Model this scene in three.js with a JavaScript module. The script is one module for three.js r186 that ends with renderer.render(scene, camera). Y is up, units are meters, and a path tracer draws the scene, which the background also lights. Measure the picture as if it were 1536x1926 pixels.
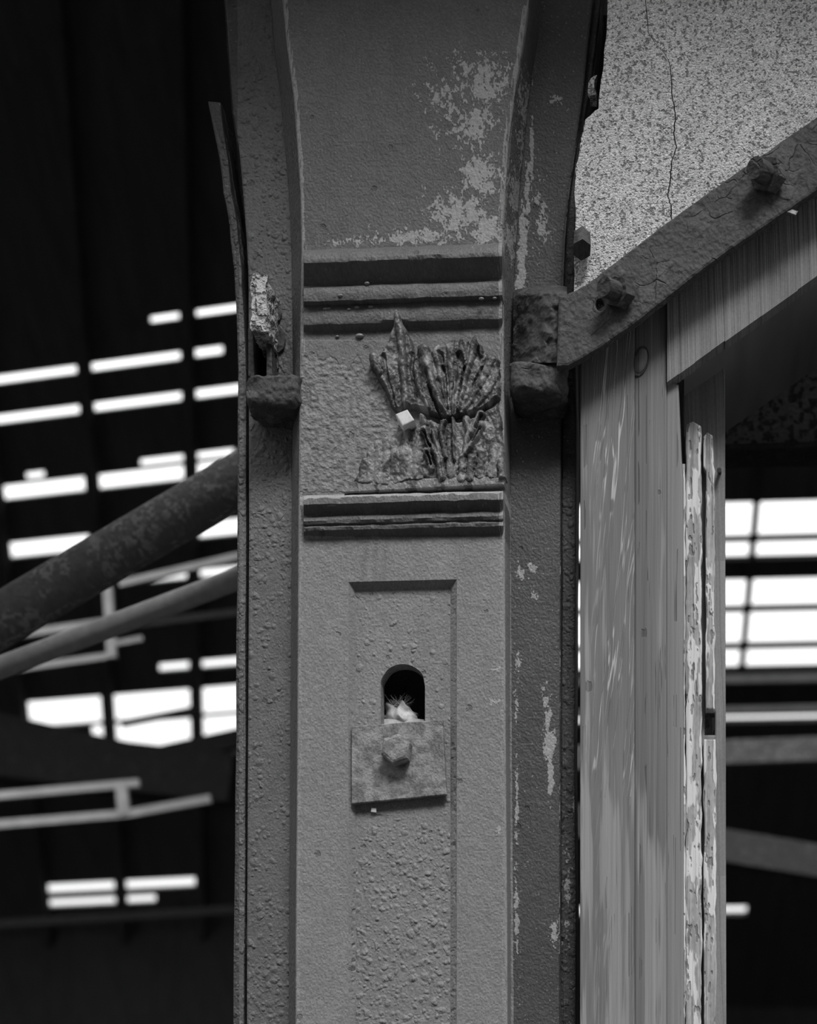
import * as THREE from 'three';
import { mergeGeometries, toCreasedNormals, mergeVertices } from 'three/addons/utils/BufferGeometryUtils.js';

// ───────────────────────── camera, sky, exposure ─────────────────────────
const FW = 1536, FH = 1926, F = 3000, PX = 1100, PY = 2240, DIST = 1.95, YAW = 3.5 * Math.PI / 180, EYE = 1.6;
const sY = Math.sin(YAW), cY = Math.cos(YAW), a0 = (757 - PX) / F;
const C = new THREE.Vector3(-DIST * (a0 * cY - sY), EYE, DIST * (a0 * sY + cY));
const scene = new THREE.Scene();
const camera = new THREE.PerspectiveCamera(2 * Math.atan(FH / 2 / F) * 180 / Math.PI, FW / FH, 0.05, 200);
camera.position.copy(C);
camera.rotation.y = YAW;
camera.setViewOffset(FW, FH, FW / 2 - PX, FH / 2 - PY, FW, FH);
camera.focus = DIST;
camera.userData.fStop = camera.getFocalLength() / 15;
const renderer = new THREE.WebGLRenderer({ antialias: true });
renderer.toneMapping = THREE.LinearToneMapping;
renderer.toneMappingExposure = 1.0;
renderer.shadowMap.enabled = true;

// plain overcast sky, brighter towards the zenith
{
  const w = 256, h = 128, d = new Float32Array(w * h * 4);
  for (let j = 0; j < h; j++) {
    const up = Math.max(0, Math.sin(((j + 0.5) / h - 0.5) * Math.PI));
    const L = 2.7 * (1 + 2 * up) / 3 * 1.0;
    for (let i = 0; i < w; i++) { const o = (j * w + i) * 4; d[o] = d[o + 1] = d[o + 2] = L; d[o + 3] = 1; }
  }
  const sky = new THREE.DataTexture(d, w, h, THREE.RGBAFormat, THREE.FloatType);
  sky.mapping = THREE.EquirectangularReflectionMapping; sky.magFilter = THREE.LinearFilter; sky.needsUpdate = true;
  scene.background = sky; scene.environment = sky;
}
// the sun behind the cloud: a wide soft source
const sun = new THREE.DirectionalLight(0xffffff, 2.6);
sun.position.set(2.0, 8.9, 4.7); sun.target.position.set(0, 2.4, 0);
sun.castShadow = true; sun.shadow.radius = 34; sun.shadow.mapSize.set(2048, 2048);
Object.assign(sun.shadow.camera, { left: -4, right: 4, top: 4, bottom: -4, near: 0.5, far: 25 });
scene.add(sun, sun.target);

// ───────────────────────── helpers ─────────────────────────
const ray = (px, py) => { const a = (px - PX) / F, b = (PY - py) / F; return new THREE.Vector3(a * cY - sY, b, -a * sY - cY); };
const W = (px, py, z = 0) => { const r = ray(px, py); return r.multiplyScalar((z - C.z) / r.z).add(C); };
const D = (px, py, depth) => ray(px, py).multiplyScalar(depth).add(C);
const toPix = (x, y, z = 0) => {
  const dx = x - C.x, dy = y - C.y, dz = z - C.z, dep = -dx * sY - dz * cY;
  return [PX + F * (dx * cY - dz * sY) / dep, PY - F * dy / dep];
};
const S = DIST / F;                                        // metres per photograph pixel on the column face
function hash(x, y, s = 0) { let h = Math.imul(x | 0, 374761393) ^ Math.imul(y | 0, 668265263) ^ Math.imul(s | 0, 2147483647 - 1013); h = Math.imul(h ^ (h >>> 13), 1274126177); h = Math.imul(h ^ (h >>> 15), 2246822519); return ((h ^ (h >>> 16)) >>> 0) / 4294967296; }
function vn(x, y, s = 0) {
  const ix = Math.floor(x), iy = Math.floor(y); let fx = x - ix, fy = y - iy; fx = fx * fx * (3 - 2 * fx); fy = fy * fy * (3 - 2 * fy);
  const a = hash(ix, iy, s), b = hash(ix + 1, iy, s), c = hash(ix, iy + 1, s), d = hash(ix + 1, iy + 1, s);
  return a + (b - a) * fx + (c - a) * fy + (a - b - c + d) * fx * fy;
}
function fbm(x, y, s = 0, o = 4) { let t = 0, a = 0.5, n = 0; for (let i = 0; i < o; i++) { t += a * vn(x, y, s + i * 17); n += a; x *= 2.03; y *= 2.03; a *= 0.5; } return t / n; }
function worley(x, y, s = 0) {                             // [nearest, second, cell value]
  const ix = Math.floor(x), iy = Math.floor(y); let f1 = 9, f2 = 9, id = 0;
  for (let j = -1; j < 2; j++) for (let i = -1; i < 2; i++) {
    const cx = ix + i, cy = iy + j, dx = cx + hash(cx, cy, s) - x, dy = cy + hash(cx, cy, s + 5) - y, d = Math.hypot(dx, dy);
    if (d < f1) { f2 = f1; f1 = d; id = hash(cx, cy, s + 9); } else if (d < f2) f2 = d;
  }
  return [f1, f2, id];
}
const sm = (a, b, x) => { const t = Math.min(1, Math.max(0, (x - a) / (b - a))); return t * t * (3 - 2 * t); };
const lerp = (a, b, t) => a + (b - a) * t;
const clamp = (x, a = 0, b = 1) => Math.min(b, Math.max(a, x));
const lut = (pts) => (y) => { if (y <= pts[0][0]) return pts[0][1]; for (let i = 1; i < pts.length; i++) if (y <= pts[i][0]) { const t = (y - pts[i - 1][0]) / (pts[i][0] - pts[i - 1][0]); return lerp(pts[i - 1][1], pts[i][1], t); } return pts[pts.length - 1][1]; };
const gauss = (x, y, cx, cy, rx, ry) => Math.exp(-(((x - cx) / rx) ** 2) - ((y - cy) / ry) ** 2);
function polyDist(x, y, p) {                               // distance to a polyline and the share of the way along it
  let best = 1e9, at = 0;
  for (let i = 0; i + 1 < p.length; i++) {
    const ax = p[i][0], ay = p[i][1], bx = p[i + 1][0] - ax, by = p[i + 1][1] - ay, t = clamp(((x - ax) * bx + (y - ay) * by) / (bx * bx + by * by)), d = Math.hypot(x - ax - bx * t, y - ay - by * t);
    if (d < best) { best = d; at = (i + t) / (p.length - 1); }
  }
  return [best, at];
}
function inside(x, y, p) { let c = false; for (let i = 0, j = p.length - 1; i < p.length; j = i++) if ((p[i][1] > y) !== (p[j][1] > y) && x < (p[j][0] - p[i][0]) * (y - p[i][1]) / (p[j][1] - p[i][1]) + p[i][0]) c = !c; return c; }

const enc = (c) => { c = clamp(c); return 255 * (c <= 0.0031308 ? c * 12.92 : 1.055 * c ** (1 / 2.4) - 0.055); };
// a colour map and a relief map computed over a rectangle of the world: fn(x, y) returns [grey, height 0..1]
function surface(w, h, x0, y0, x1, y1, fn, wantBump = true) {
  const col = new Uint8Array(w * h * 4), bmp = wantBump ? new Float32Array(w * h * 4) : null;
  for (let j = 0; j < h; j++) for (let i = 0; i < w; i++) {
    const [c, b] = fn(x0 + (i + 0.5) / w * (x1 - x0), y0 + (j + 0.5) / h * (y1 - y0)), o = (j * w + i) * 4;
    col[o] = col[o + 1] = col[o + 2] = enc(c); col[o + 3] = 255;
    if (bmp) { bmp[o] = bmp[o + 1] = bmp[o + 2] = b; bmp[o + 3] = 1; }
  }
  const done = (t) => { t.magFilter = THREE.LinearFilter; t.wrapS = t.wrapT = THREE.RepeatWrapping; t.repeat.set(1 / (x1 - x0), 1 / (y1 - y0)); t.offset.set(-x0 / (x1 - x0), -y0 / (y1 - y0)); t.needsUpdate = true; return t; };
  const map = done(new THREE.DataTexture(col, w, h)); map.colorSpace = THREE.SRGBColorSpace;
  return { map, bumpMap: bmp ? done(new THREE.DataTexture(bmp, w, h, THREE.RGBAFormat, THREE.FloatType)) : null };
}
function mat(sf, roughness, bumpScale = 0, extra = {}) {
  const m = new THREE.MeshStandardMaterial({ roughness, metalness: 0, ...extra });
  if (sf) { m.map = sf.map; if (sf.bumpMap && bumpScale) { m.bumpMap = sf.bumpMap; m.bumpScale = bumpScale; } }
  return m;
}
const grey = (v, roughness = 0.8) => new THREE.MeshStandardMaterial({ color: new THREE.Color().setRGB(v, v, v), roughness, metalness: 0 });

// texture coordinates in metres: seen along the axis that a face points to
function flatUV(g) {
  const p = g.attributes.position, uv = new Float32Array(p.count * 2); for (let i = 0; i < p.count; i++) { uv[2 * i] = p.getX(i); uv[2 * i + 1] = p.getY(i); }
  g.setAttribute('uv', new THREE.BufferAttribute(uv, 2)); g.userData.flat = true; return g;
}
function boxUV(g) {
  if (g.userData.flat) return g;
  if (g.index) g = g.toNonIndexed();
  if (!g.attributes.normal) g.computeVertexNormals();
  const p = g.attributes.position, uv = new Float32Array(p.count * 2), A = new THREE.Vector3(), B = new THREE.Vector3(), E = new THREE.Vector3();
  for (let i = 0; i < p.count; i += 3) {
    A.fromBufferAttribute(p, i); B.fromBufferAttribute(p, i + 1).sub(A); E.fromBufferAttribute(p, i + 2).sub(A); B.cross(E);
    const nx = Math.abs(B.x), ny = Math.abs(B.y), nz = Math.abs(B.z);
    for (let k = 0; k < 3; k++) {
      const x = p.getX(i + k), y = p.getY(i + k), z = p.getZ(i + k);
      if (nz >= nx * 0.6 && nz >= ny * 0.3) { uv[(i + k) * 2] = x; uv[(i + k) * 2 + 1] = y; }
      else if (nx >= ny) { uv[(i + k) * 2] = x + z; uv[(i + k) * 2 + 1] = y; }
      else { uv[(i + k) * 2] = x; uv[(i + k) * 2 + 1] = y + z; }
    }
  }
  g.setAttribute('uv', new THREE.BufferAttribute(uv, 2));
  return g;
}
const taken = new Map();
const numbered = (n) => { const k = taken.get(n) || 0; taken.set(n, k + 1); return k ? `${n}_${String(k).padStart(3, '0')}` : n; };
function thing(name, label, category, base, group) {
  const o = new THREE.Group(); o.name = numbered(name); o.position.copy(base); o.userData = { label, category };
  if (group) o.userData.group = group;
  scene.add(o); return o;
}
function structure(name, label, base) { const o = new THREE.Group(); o.name = name; o.position.copy(base); o.userData = { label, category: 'building part', kind: 'structure' }; scene.add(o); return o; }
function part(parent, name, geos, material, label) {       // one mesh under a thing or under one of its parts, built in world coordinates
  const list = [].concat(geos).map(boxUV).map((g) => { for (const k of Object.keys(g.attributes)) if (!['position', 'normal', 'uv'].includes(k)) g.deleteAttribute(k); return g; });
  const g = list.length > 1 ? mergeGeometries(list) : list[0];
  const root = parent.isGroup ? parent : parent.userData.root;
  g.translate(-root.position.x, -root.position.y, -root.position.z);
  const m = new THREE.Mesh(g, material); m.name = name; m.castShadow = m.receiveShadow = true;
  Object.defineProperty(m.userData, 'root', { value: root, enumerable: false });
  if (label) m.userData.label = label;
  parent.add(m); return m;
}
function plate(pts, z, thick, { holes = [], bevel = 0, px = true } = {}) {     // outline (photograph pixels on the plane z, or metres) with thickness, front face at z
  const v2 = (p) => { if (!px) return new THREE.Vector2(p[0], p[1]); const w = W(p[0], p[1], z); return new THREE.Vector2(w.x, w.y); };
  const s = new THREE.Shape(pts.map(v2)); for (const h of holes) s.holes.push(new THREE.Path(h.map(v2)));
  const b = bevel;
  const g = new THREE.ExtrudeGeometry(s, { depth: thick - 2 * b, bevelEnabled: b > 0, bevelThickness: b, bevelSize: b, bevelOffset: -b, bevelSegments: 2, steps: 1 });
  g.translate(0, 0, z - thick + b); return g;
}
const rectPx = (x0, y0, x1, y1) => [[x0, y1], [x1, y1], [x1, y0], [x0, y0]];
function loft(A, B) {                                      // strip between two polylines of Vector3
  const p = []; for (let i = 0; i + 1 < A.length; i++) for (const v of [A[i], B[i], A[i + 1], A[i + 1], B[i], B[i + 1]]) p.push(v.x, v.y, v.z);
  const g = new THREE.BufferGeometry(); g.setAttribute('position', new THREE.Float32BufferAttribute(p, 3)); g.computeVertexNormals(); return g;
}
function box(x0, y0, z0, x1, y1, z1) { const g = new THREE.BoxGeometry(x1 - x0, y1 - y0, z1 - z0); g.translate((x0 + x1) / 2, (y0 + y1) / 2, (z0 + z1) / 2); return g; }
function between(a, b, r, r2 = r, n = 24) {                // cylinder from a to b
  const d = b.clone().sub(a), g = new THREE.CylinderGeometry(r2, r, d.length(), n, 1); g.translate(0, d.length() / 2, 0);
  g.applyQuaternion(new THREE.Quaternion().setFromUnitVectors(new THREE.Vector3(0, 1, 0), d.normalize())); g.translate(a.x, a.y, a.z); return g;
}
function bar(a, b, h, t, up = new THREE.Vector3(0, 1, 0)) { // box beam from a to b, h along up, t across
  const d = b.clone().sub(a), L = d.length(), x = d.clone().normalize(), z = x.clone().cross(up).normalize(), y = z.clone().cross(x), g = new THREE.BoxGeometry(L, h, t);
  g.translate(L / 2, 0, 0); g.applyMatrix4(new THREE.Matrix4().makeBasis(x, y, z)); g.translate(a.x, a.y, a.z); return g;
}
function rough(g, amp, freq, seed = 0) {                   // shift vertices by noise of their place, so that shared corners stay together
  const p = g.attributes.position; for (let i = 0; i < p.count; i++) {
    const x = p.getX(i), y = p.getY(i), z = p.getZ(i);
    p.setXYZ(i, x + amp * (vn(y * freq, z * freq + 3, seed) - 0.5), y + amp * (vn(x * freq, z * freq + 7, seed + 1) - 0.5), z + amp * (vn(x * freq, y * freq, seed + 2) - 0.5));
  } g.computeVertexNormals(); return g;
}
// a box cut into cells so that rough() has something to move
function cellBox(x0, y0, z0, x1, y1, z1, cell) { const g = new THREE.BoxGeometry(x1 - x0, y1 - y0, z1 - z0, Math.ceil((x1 - x0) / cell), Math.ceil((y1 - y0) / cell), Math.ceil((z1 - z0) / cell)); g.translate((x0 + x1) / 2, (y0 + y1) / 2, (z0 + z1) / 2); return g; }

// ───────────────────────── outlines of the column, in photograph pixels ─────────────────────────
const BOT = 4650;
const eL = lut([[-60, 528], [81, 541], [180, 554], [271, 561], [362, 567], [467, 569], [700, 566], [1000, 563], [1400, 561], [1780, 558], [BOT, 556]]);   // left edge of the pilaster face
const eR = lut([[-60, 1000], [76, 981], [167, 966], [271, 953], [414, 944], [600, 944], [1000, 946], [1400, 948], [1780, 951], [BOT, 953]]);              // right edge
const bL = (y) => eL(y) - lerp(26, 15, sm(200, 800, y));                                                                                                // foot of its left bevel
const bR = lut([[-60, 1026], [76, 1010], [154, 997], [232, 989], [362, 976], [493, 968], [700, 960], [1000, 959], [1400, 958], [1780, 960], [BOT, 961]]);
const fLo = lut([[-60, 420], [70, 428], [206, 438], [284, 449], [362, 456], [440, 462], [519, 466], [1000, 467], [1780, 463], [BOT, 461]]);
const fRo = lut([[-60, 1122], [66, 1108], [180, 1096], [271, 1083], [350, 1071], [440, 1062], [600, 1056], [1000, 1054], [1780, 1052], [BOT, 1051]]);
const sRo = lut([[-60, 1136], [66, 1122], [154, 1111], [206, 1101], [280, 1090], [350, 1084], [545, 1079], [800, 1084], [1000, 1082], [1400, 1080], [1780, 1083], [BOT, 1084]]);
const rows = (y0, y1, step) => { const r = []; for (let y = y0; y < y1; y += step) r.push(y); r.push(y1); return r; };
const edgePts = (e, z, ys) => ys.map((y) => W(e(y), y, z));
const YS = [...rows(-60, 600, 30), ...rows(700, 1900, 100), BOT];
const between2 = (l, r, ys) => [...ys.slice().reverse().map((y) => [l(y), y]), ...ys.map((y) => [r(y), y])];

// ───────────────────────── materials ─────────────────────────
// painted cast iron, over the whole front of the column
const PALE = [[905, 150, 60, 60, 1.0], [890, 235, 50, 45, 1.0], [830, 190, 40, 70, .8], [905, 330, 48, 42, 1.15], [860, 400, 70, 45, 1.05], [915, 430, 35, 40, 1.25], [790, 445, 100, 18, 1.0], [640, 455, 60, 10, .72], [700, 450, 60, 12, .8],
  [992, 230, 5, 90, 1.25], [984, 310, 7, 60, 1.25], [976, 390, 10, 60, 1.5], [972, 450, 9, 60, 1.6], [968, 510, 8, 50, 1.6], [968, 550, 16, 14, 1.15], [1012, 370, 16, 60, .85], [1005, 330, 10, 40, .85], [1040, 135, 18, 12, .8],
  [972, 1050, 12, 18, 1.2], [990, 1040, 14, 12, 1.0], [998, 1095, 10, 12, .95], [966, 1220, 5, 30, .95], [963, 1310, 5, 40, 1.0], [963, 1500, 4, 140, .9], [963, 1700, 5, 90, 1.0], [1024, 1330, 9, 30, 1.1], [1026, 1380, 14, 34, 1.5], [1028, 1440, 6, 40, 1.5], [1040, 1745, 14, 26, 1.0], [1020, 1300, 8, 40, .95],
  [1060, 1660, 8, 120, .8], [935, 1260, 14, 10, .95], [925, 1315, 22, 10, .8], [938, 1560, 6, 40, .7], [1075, 1500, 6, 50, .8]];
function columnAt(x, y) {
  const [px, py] = toPix(x, y, 0);
  const l = eL(py), r = eR(py), fine = fbm(px / 3.2, py / 3.2, 3, 3), mid = fbm(px / 24, py / 40, 7, 3), big = fbm(px / 90, py / 150, 9, 3);
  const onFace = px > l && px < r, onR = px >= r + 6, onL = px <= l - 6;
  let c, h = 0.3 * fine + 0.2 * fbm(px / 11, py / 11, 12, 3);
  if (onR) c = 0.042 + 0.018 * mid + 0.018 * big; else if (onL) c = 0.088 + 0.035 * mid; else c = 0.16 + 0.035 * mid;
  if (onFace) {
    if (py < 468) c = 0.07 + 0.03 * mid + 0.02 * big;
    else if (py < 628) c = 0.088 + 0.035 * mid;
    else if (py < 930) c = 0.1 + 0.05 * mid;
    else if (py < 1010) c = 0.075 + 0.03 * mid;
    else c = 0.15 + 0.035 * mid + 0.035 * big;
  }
  c *= 0.62 + 0.5 * fine + 0.26 * vn(px / 1.6, py / 1.6, 5);
  const worn = Math.min(Math.abs(px - l), Math.abs(px - r)); if (worn < 7 && !onR && fbm(px / 2.5, py / 22, 36, 3) > 0.36 + worn * 0.035) c = Math.max(c, 0.17 + 0.1 * fine);
  // pin-prick flecks of lighter paint
  const fl = worley(px / 7, py / 7, 31); if (fl[2] > (onR ? 0.86 : 0.93) && fl[0] < 0.06 + 0.14 * hash(Math.floor(fl[2] * 1e5), 2)) c = lerp(c, 0.3, onR ? 0.7 : 0.4);
  // smooth rusty field where the ornament has come off the bell of the capital
  if (onFace && py > 640 && py < 925 && px < 760) {
    const edge = 668 + 22 * (fbm(px / 16, 3, 41, 3) - 0.5) * 2 + (px - 570) * 0.16, lost = sm(-3, 3, py - edge);
    const q = fbm(px / 7, py / 6, 44, 4); c = lerp(c, 0.06 + 0.2 * q, lost); h = lerp(h + 0.3, 1.0 * q, lost);
    if (Math.abs(py - edge) < 1.2 && fbm(px / 10, 0, 42) > 0.42) c *= 0.45;
  }
  // blistered paint
  let bl = 0;
  if (px > 660 && px < 856 && py > 1530) bl = 0.95 * sm(1530, 1580, py); else if (px > 660 && px < 856 && py > 1100) bl = 0.22 + 0.3 * sm(800, 900, px + 60 * (vn(py / 40, 1, 3) - 0.5));
  else if (onL) bl = 0.6 * sm(0.3, 0.5, fbm(px / 50, py / 120, 51, 2)) + 0.3; else if (onR && px > fRo(py) - 4) bl = 0.8; else if (onFace && py > 1010) bl = 0.02;
  if (bl > 0.05) {
    const wx = px + 5 * (vn(px / 14, py / 14, 61) - 0.5), wy = py + 5 * (vn(px / 14, py / 14, 62) - 0.5);
    for (const [s, k, am] of [[8, 71, 0.22], [13, 72, 0.38], [19, 73, 0.5]]) { const w = worley(wx / s, wy / s, k), rr = 0.2 + 0.3 * w[2]; if (hash(Math.floor(w[2] * 99999), 1, k) < bl * 0.42) h += am * Math.max(0, 1 - (w[0] / rr) ** 2); }
  }
  // flakes of old light paint
  let m = 0; for (const [cx, cy, rx, ry, s] of PALE) { const ux = (px - cx) / rx, uy = (py - cy) / ry; if (Math.abs(ux) < 2.4 && Math.abs(uy) < 2.4) m = Math.max(m, s * Math.exp(-ux * ux - uy * uy)); }
  if (m > 0.06) { const n = fbm(px / 7, py / 10, 81, 4) * 0.62 + 0.38 * fbm(px / 2.7, py / 3.6, 83, 2), k = sm(-0.012, 0.022, n - (0.785 - 0.41 * m)); c = lerp(c, 0.27 + 0.08 * vn(px / 3, py / 3, 84), k); h += 0.14 * k; }
  // the upper lip of the necking has lost its dark coat
  if (onFace) { const e = 946 + 9 * (fbm(px / 14, 2, 91, 3) - 0.5) - (px - 757) * 0.028; if (py > 926 - (px - 757) * 0.028 && py < e) c = 0.24 + 0.1 * fine; }
  // run marks below the necking
  if (onFace && py > 1012 && py < 1092) for (const [sx, ex] of [[690, 682], [708, 704], [728, 720]]) c *= 1 - 0.2 * Math.exp(-(((px - lerp(sx, ex, (py - 1012) / 80)) / 6) ** 2));
  // rust pits
  const pit = worley((px + 8 * fine) / 90, (py + 8 * mid) / 90, 95); if (pit[2] > 0.72 && pit[0] < 0.09 * (fine + mid - 0.45)) { c *= 0.6; h -= 0.3; }
  return [c, h];
}
const cx0 = W(425, 0).x, cx1 = W(1130, 0).x, cy0 = W(757, 1960).y, cy1 = W(757, -60).y;
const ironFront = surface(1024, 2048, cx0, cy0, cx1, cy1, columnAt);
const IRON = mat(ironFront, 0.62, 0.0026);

// flaking rust, a tile of 0.5 m
function wrapTile(n, s, seed) { return (x, y) => fbm(((x % 0.5) + 0.5) % 0.5 * n, ((y % 0.5) + 0.5) % 0.5 * n, seed, s); }
const rust = surface(768, 768, 0, 0, 0.5, 0.5, (x, y) => {
  const px = x / S, py = y / S, wx = px + 26 * (fbm(px / 30, py / 30, 101, 3) - 0.5), wy = py + 26 * (fbm(px / 30, py / 30, 102, 3) - 0.5);
  const w = worley(wx / 44, wy / 36, 103), q = fbm(px / 6, py / 6, 104, 3), g = fbm(px / 40, py / 40, 105, 3), scale = sm(0.52, 0.64, g);
  const seam = 1 - sm(0, 0.05, w[1] - w[0]);
  return [(0.028 + 0.04 * q + 0.03 * sm(0.5, 0.62, g) * w[2]) * (0.7 + 0.6 * vn(px / 2, py / 2, 106)) * (1 - 0.4 * seam * scale), 0.35 * q + 0.5 * fbm(px / 18, py / 18, 107, 3) + scale * (0.4 * w[2] - 0.4 * seam)];
});
const RUST = mat(rust, 0.75, 0.0042);
const PALERUST = mat(surface(384, 384, 0, 0, 0.4, 0.4, (x, y) => { const px = x / S, py = y / S, n = fbm(px / 6, py / 6, 111, 4), p = sm(0.5, 0.64, fbm(px / 12, py / 12, 112, 3)); return [lerp(0.34 + 0.16 * n, 0.1 + 0.08 * n, p), n - 0.5 * p]; }), 0.9, 0.004);

// granular stucco
const sx0 = W(1075, 300).x, sx1 = W(1660, 300).x, sy0 = W(1300, 640).y, sy1 = W(1300, -80).y;
const stuccoTex = surface(1024, 1280, sx0, sy0, sx1, sy1, (x, y) => {
  const px = x / S, py = y / S, g = worley(px / 4.6, py / 4.6, 201), n = fbm(px / 3, py / 3, 202, 2), b = fbm(px / 60, py / 60, 203, 3);
  const k = worley(px / 3.3 + n, py / 3.3 + n, 204), gf = vn(px / 1.5, py / 1.5, 205), dark = sm(0.36, 0.28, fbm(px / 5.5, py / 5.5, 206, 3)), gap = sm(0.22, 0.02, k[1] - k[0]);
  let c = 0.6 + 0.3 * (k[2] - 0.5) + 0.22 * (gf - 0.5) + 0.12 * (b - 0.5) - 0.12 * gap; c = lerp(c, 0.12, Math.max(0.75 * dark, k[2] < 0.12 ? sm(0.6, 0.25, k[0]) * 0.85 : 0)); if (g[2] > 0.95 && g[0] < 0.4) c += 0.16;
  return [c, 0.6 * (1 - k[0]) + 0.3 * gf - 0.5 * dark];
});
const STUCCO = mat(stuccoTex, 0.95, 0.0018);

// weathered timber of the window frame
const wx0 = W(1085, 1200).x, wx1 = W(1375, 1200).x, wy0 = W(1200, 1980).y, wy1 = W(1200, 560).y;
const timberTex = surface(640, 2048, wx0, wy0, wx1, wy1, (x, y) => {
  const [px, py] = toPix(x, y, -0.013); let c, h;
  const streak = fbm(px / 5, py / 420, 301, 3), fine = fbm(px / 1.8, py / 90, 302, 2), broad = fbm(px / 22, py / 600, 303, 3);
  if (px < 1193) {
    const lean = px + 0.1 * (py - 700) + 10 * fbm(px / 40, py / 160, 304, 2), n = fbm(lean / 7, py / 230, 305, 3), where = sm(1112, 1135, px + 14 * vn(py / 60, 4, 306)) * (py < 1500 ? 1 : 0.25) * (0.4 + 0.6 * sm(0.35, 0.55, fbm(px / 60, py / 180, 307, 2)));
    const line = sm(0.055, 0.015, Math.abs(n - 0.55)) * where;
    c = 0.2 + 0.07 * (broad - 0.5) + 0.06 * (fine - 0.5) + 0.36 * line * sm(0.25, 0.45, vn(lean / 9, py / 34, 309)); h = 0.3 * fine + 0.5 * line;
  } else if (px < 1251) { c = 0.165 + 0.13 * (streak - 0.4) + 0.09 * (broad - 0.5) + 0.03 * fine; h = 0.25 * fine + 0.2 * streak; }
  else { c = 0.265 + 0.08 * (streak - 0.5) + 0.04 * (fine - 0.5); h = 0.2 * fine + 0.15 * streak; }
  // bare wood where the coat has gone, in long tongues
  const tongue = fbm(px / 17, py / 300, 310, 3) + 0.3 * sm(1350, 1800, py + 120 * vn(px / 14, 2, 311)); if (px < 1251) { const k = sm(0.66, 0.8, tongue + 0.14 * (fine - 0.5)); c = lerp(c, 0.29 + 0.12 * (streak - 0.5) + 0.06 * fine, k); h -= 0.25 * k; }
  const crack = sm(0.985, 0.999, 1 - Math.abs(fbm(px / 6, py / 900, 313, 2) - 0.37)) * (vn(px / 9, py / 70, 314) > 0.62 ? 1 : 0); c *= 1 - 0.45 * crack; h -= 0.6 * crack;
  for (const [kx, ky, r] of [[1211, 1190, 5], [1107, 1292, 6], [1240, 925, 3]]) { const d = Math.hypot(px - kx, (py - ky) * 0.6); if (d < r * (0.5 + fine)) { c *= 0.6; h -= 0.4; } }
  return [c, h];
});
const TIMBER = mat(timberTex, 0.75, 0.0012, { color: new THREE.Color().setRGB(0.76, 0.76, 0.76) });
// fine upright grain (boards of the lintel), a tile of 0.4 m
const grainTex = surface(1024, 512, 0, 0, 0.4, 0.4, (x, y) => {
  const px = x / S, py = y / S, w = px + 5 * fbm(px / 50, py / 240, 321, 2) + 0.03 * py, n = fbm(w / 3.1, py / 700, 322, 3), b = fbm(px / 26, py / 220, 323, 3);
  return [0.2 + 0.16 * (n - 0.5) + 0.12 * (b - 0.5) + 0.05 * (fbm(px / 3, py / 3, 324, 2) - 0.5), n];
});
const LINTEL = mat(grainTex, 0.8, 0.0016);
// bare, greyed and splintered wood with remains of white paint
const bareTex = surface(256, 2048, 0, 0, 0.16, 1.6, (x, y) => {
  const px = x / S, py = y / S, n = fbm(px / 3, py / 120, 331, 3), p = fbm(px / 12, py / 70, 332, 4), q = fbm(px / 4, py / 9, 333, 3), fl = sm(0.5, 0.56, p);
  let c = lerp(0.27 + 0.24 * (n - 0.5) + 0.12 * (q - 0.5), 0.52 + 0.12 * (n - 0.5), fl); const pits = sm(0.66, 0.72, fbm(px / 6, py / 22, 335, 3)); c = lerp(c, 0.13, 0.7 * pits);
  return [c, 0.5 * n + 0.3 * fl - 0.5 * pits];
});
const BARE = mat(bareTex, 0.9, 0.0025, { color: new THREE.Color().setRGB(1.3, 1.3, 1.3) });
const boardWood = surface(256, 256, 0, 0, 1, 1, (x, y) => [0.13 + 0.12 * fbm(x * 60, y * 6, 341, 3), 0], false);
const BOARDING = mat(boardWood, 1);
const DRIP = grey(0.2, 0.4);
const STEEL = mat(surface(256, 256, 0, 0, 1, 1, (x, y) => [0.4 + 0.2 * fbm(x * 24, y * 24, 351, 4), 0], false), 0.8);
const pipeTex = surface(512, 512, 0, 0, 0.5, 0.5, (x, y) => { const n = fbm(x / S / 9, y / S / 9, 361, 4), b = fbm(x / S / 40, y / S / 40, 362, 3); return [0.15 + 0.16 * sm(0.45, 0.62, n) * sm(0.4, 0.6, b) + 0.08 * n, n]; });
const PIPE = mat(pipeTex, 0.85, 0.002);
const PALEPIPE = mat(surface(256, 256, 0, 0, 0.5, 0.5, (x, y) => [0.42 + 0.22 * fbm(x / S / 16, y / S / 16, 371, 4), 0], false), 0.7);

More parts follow.
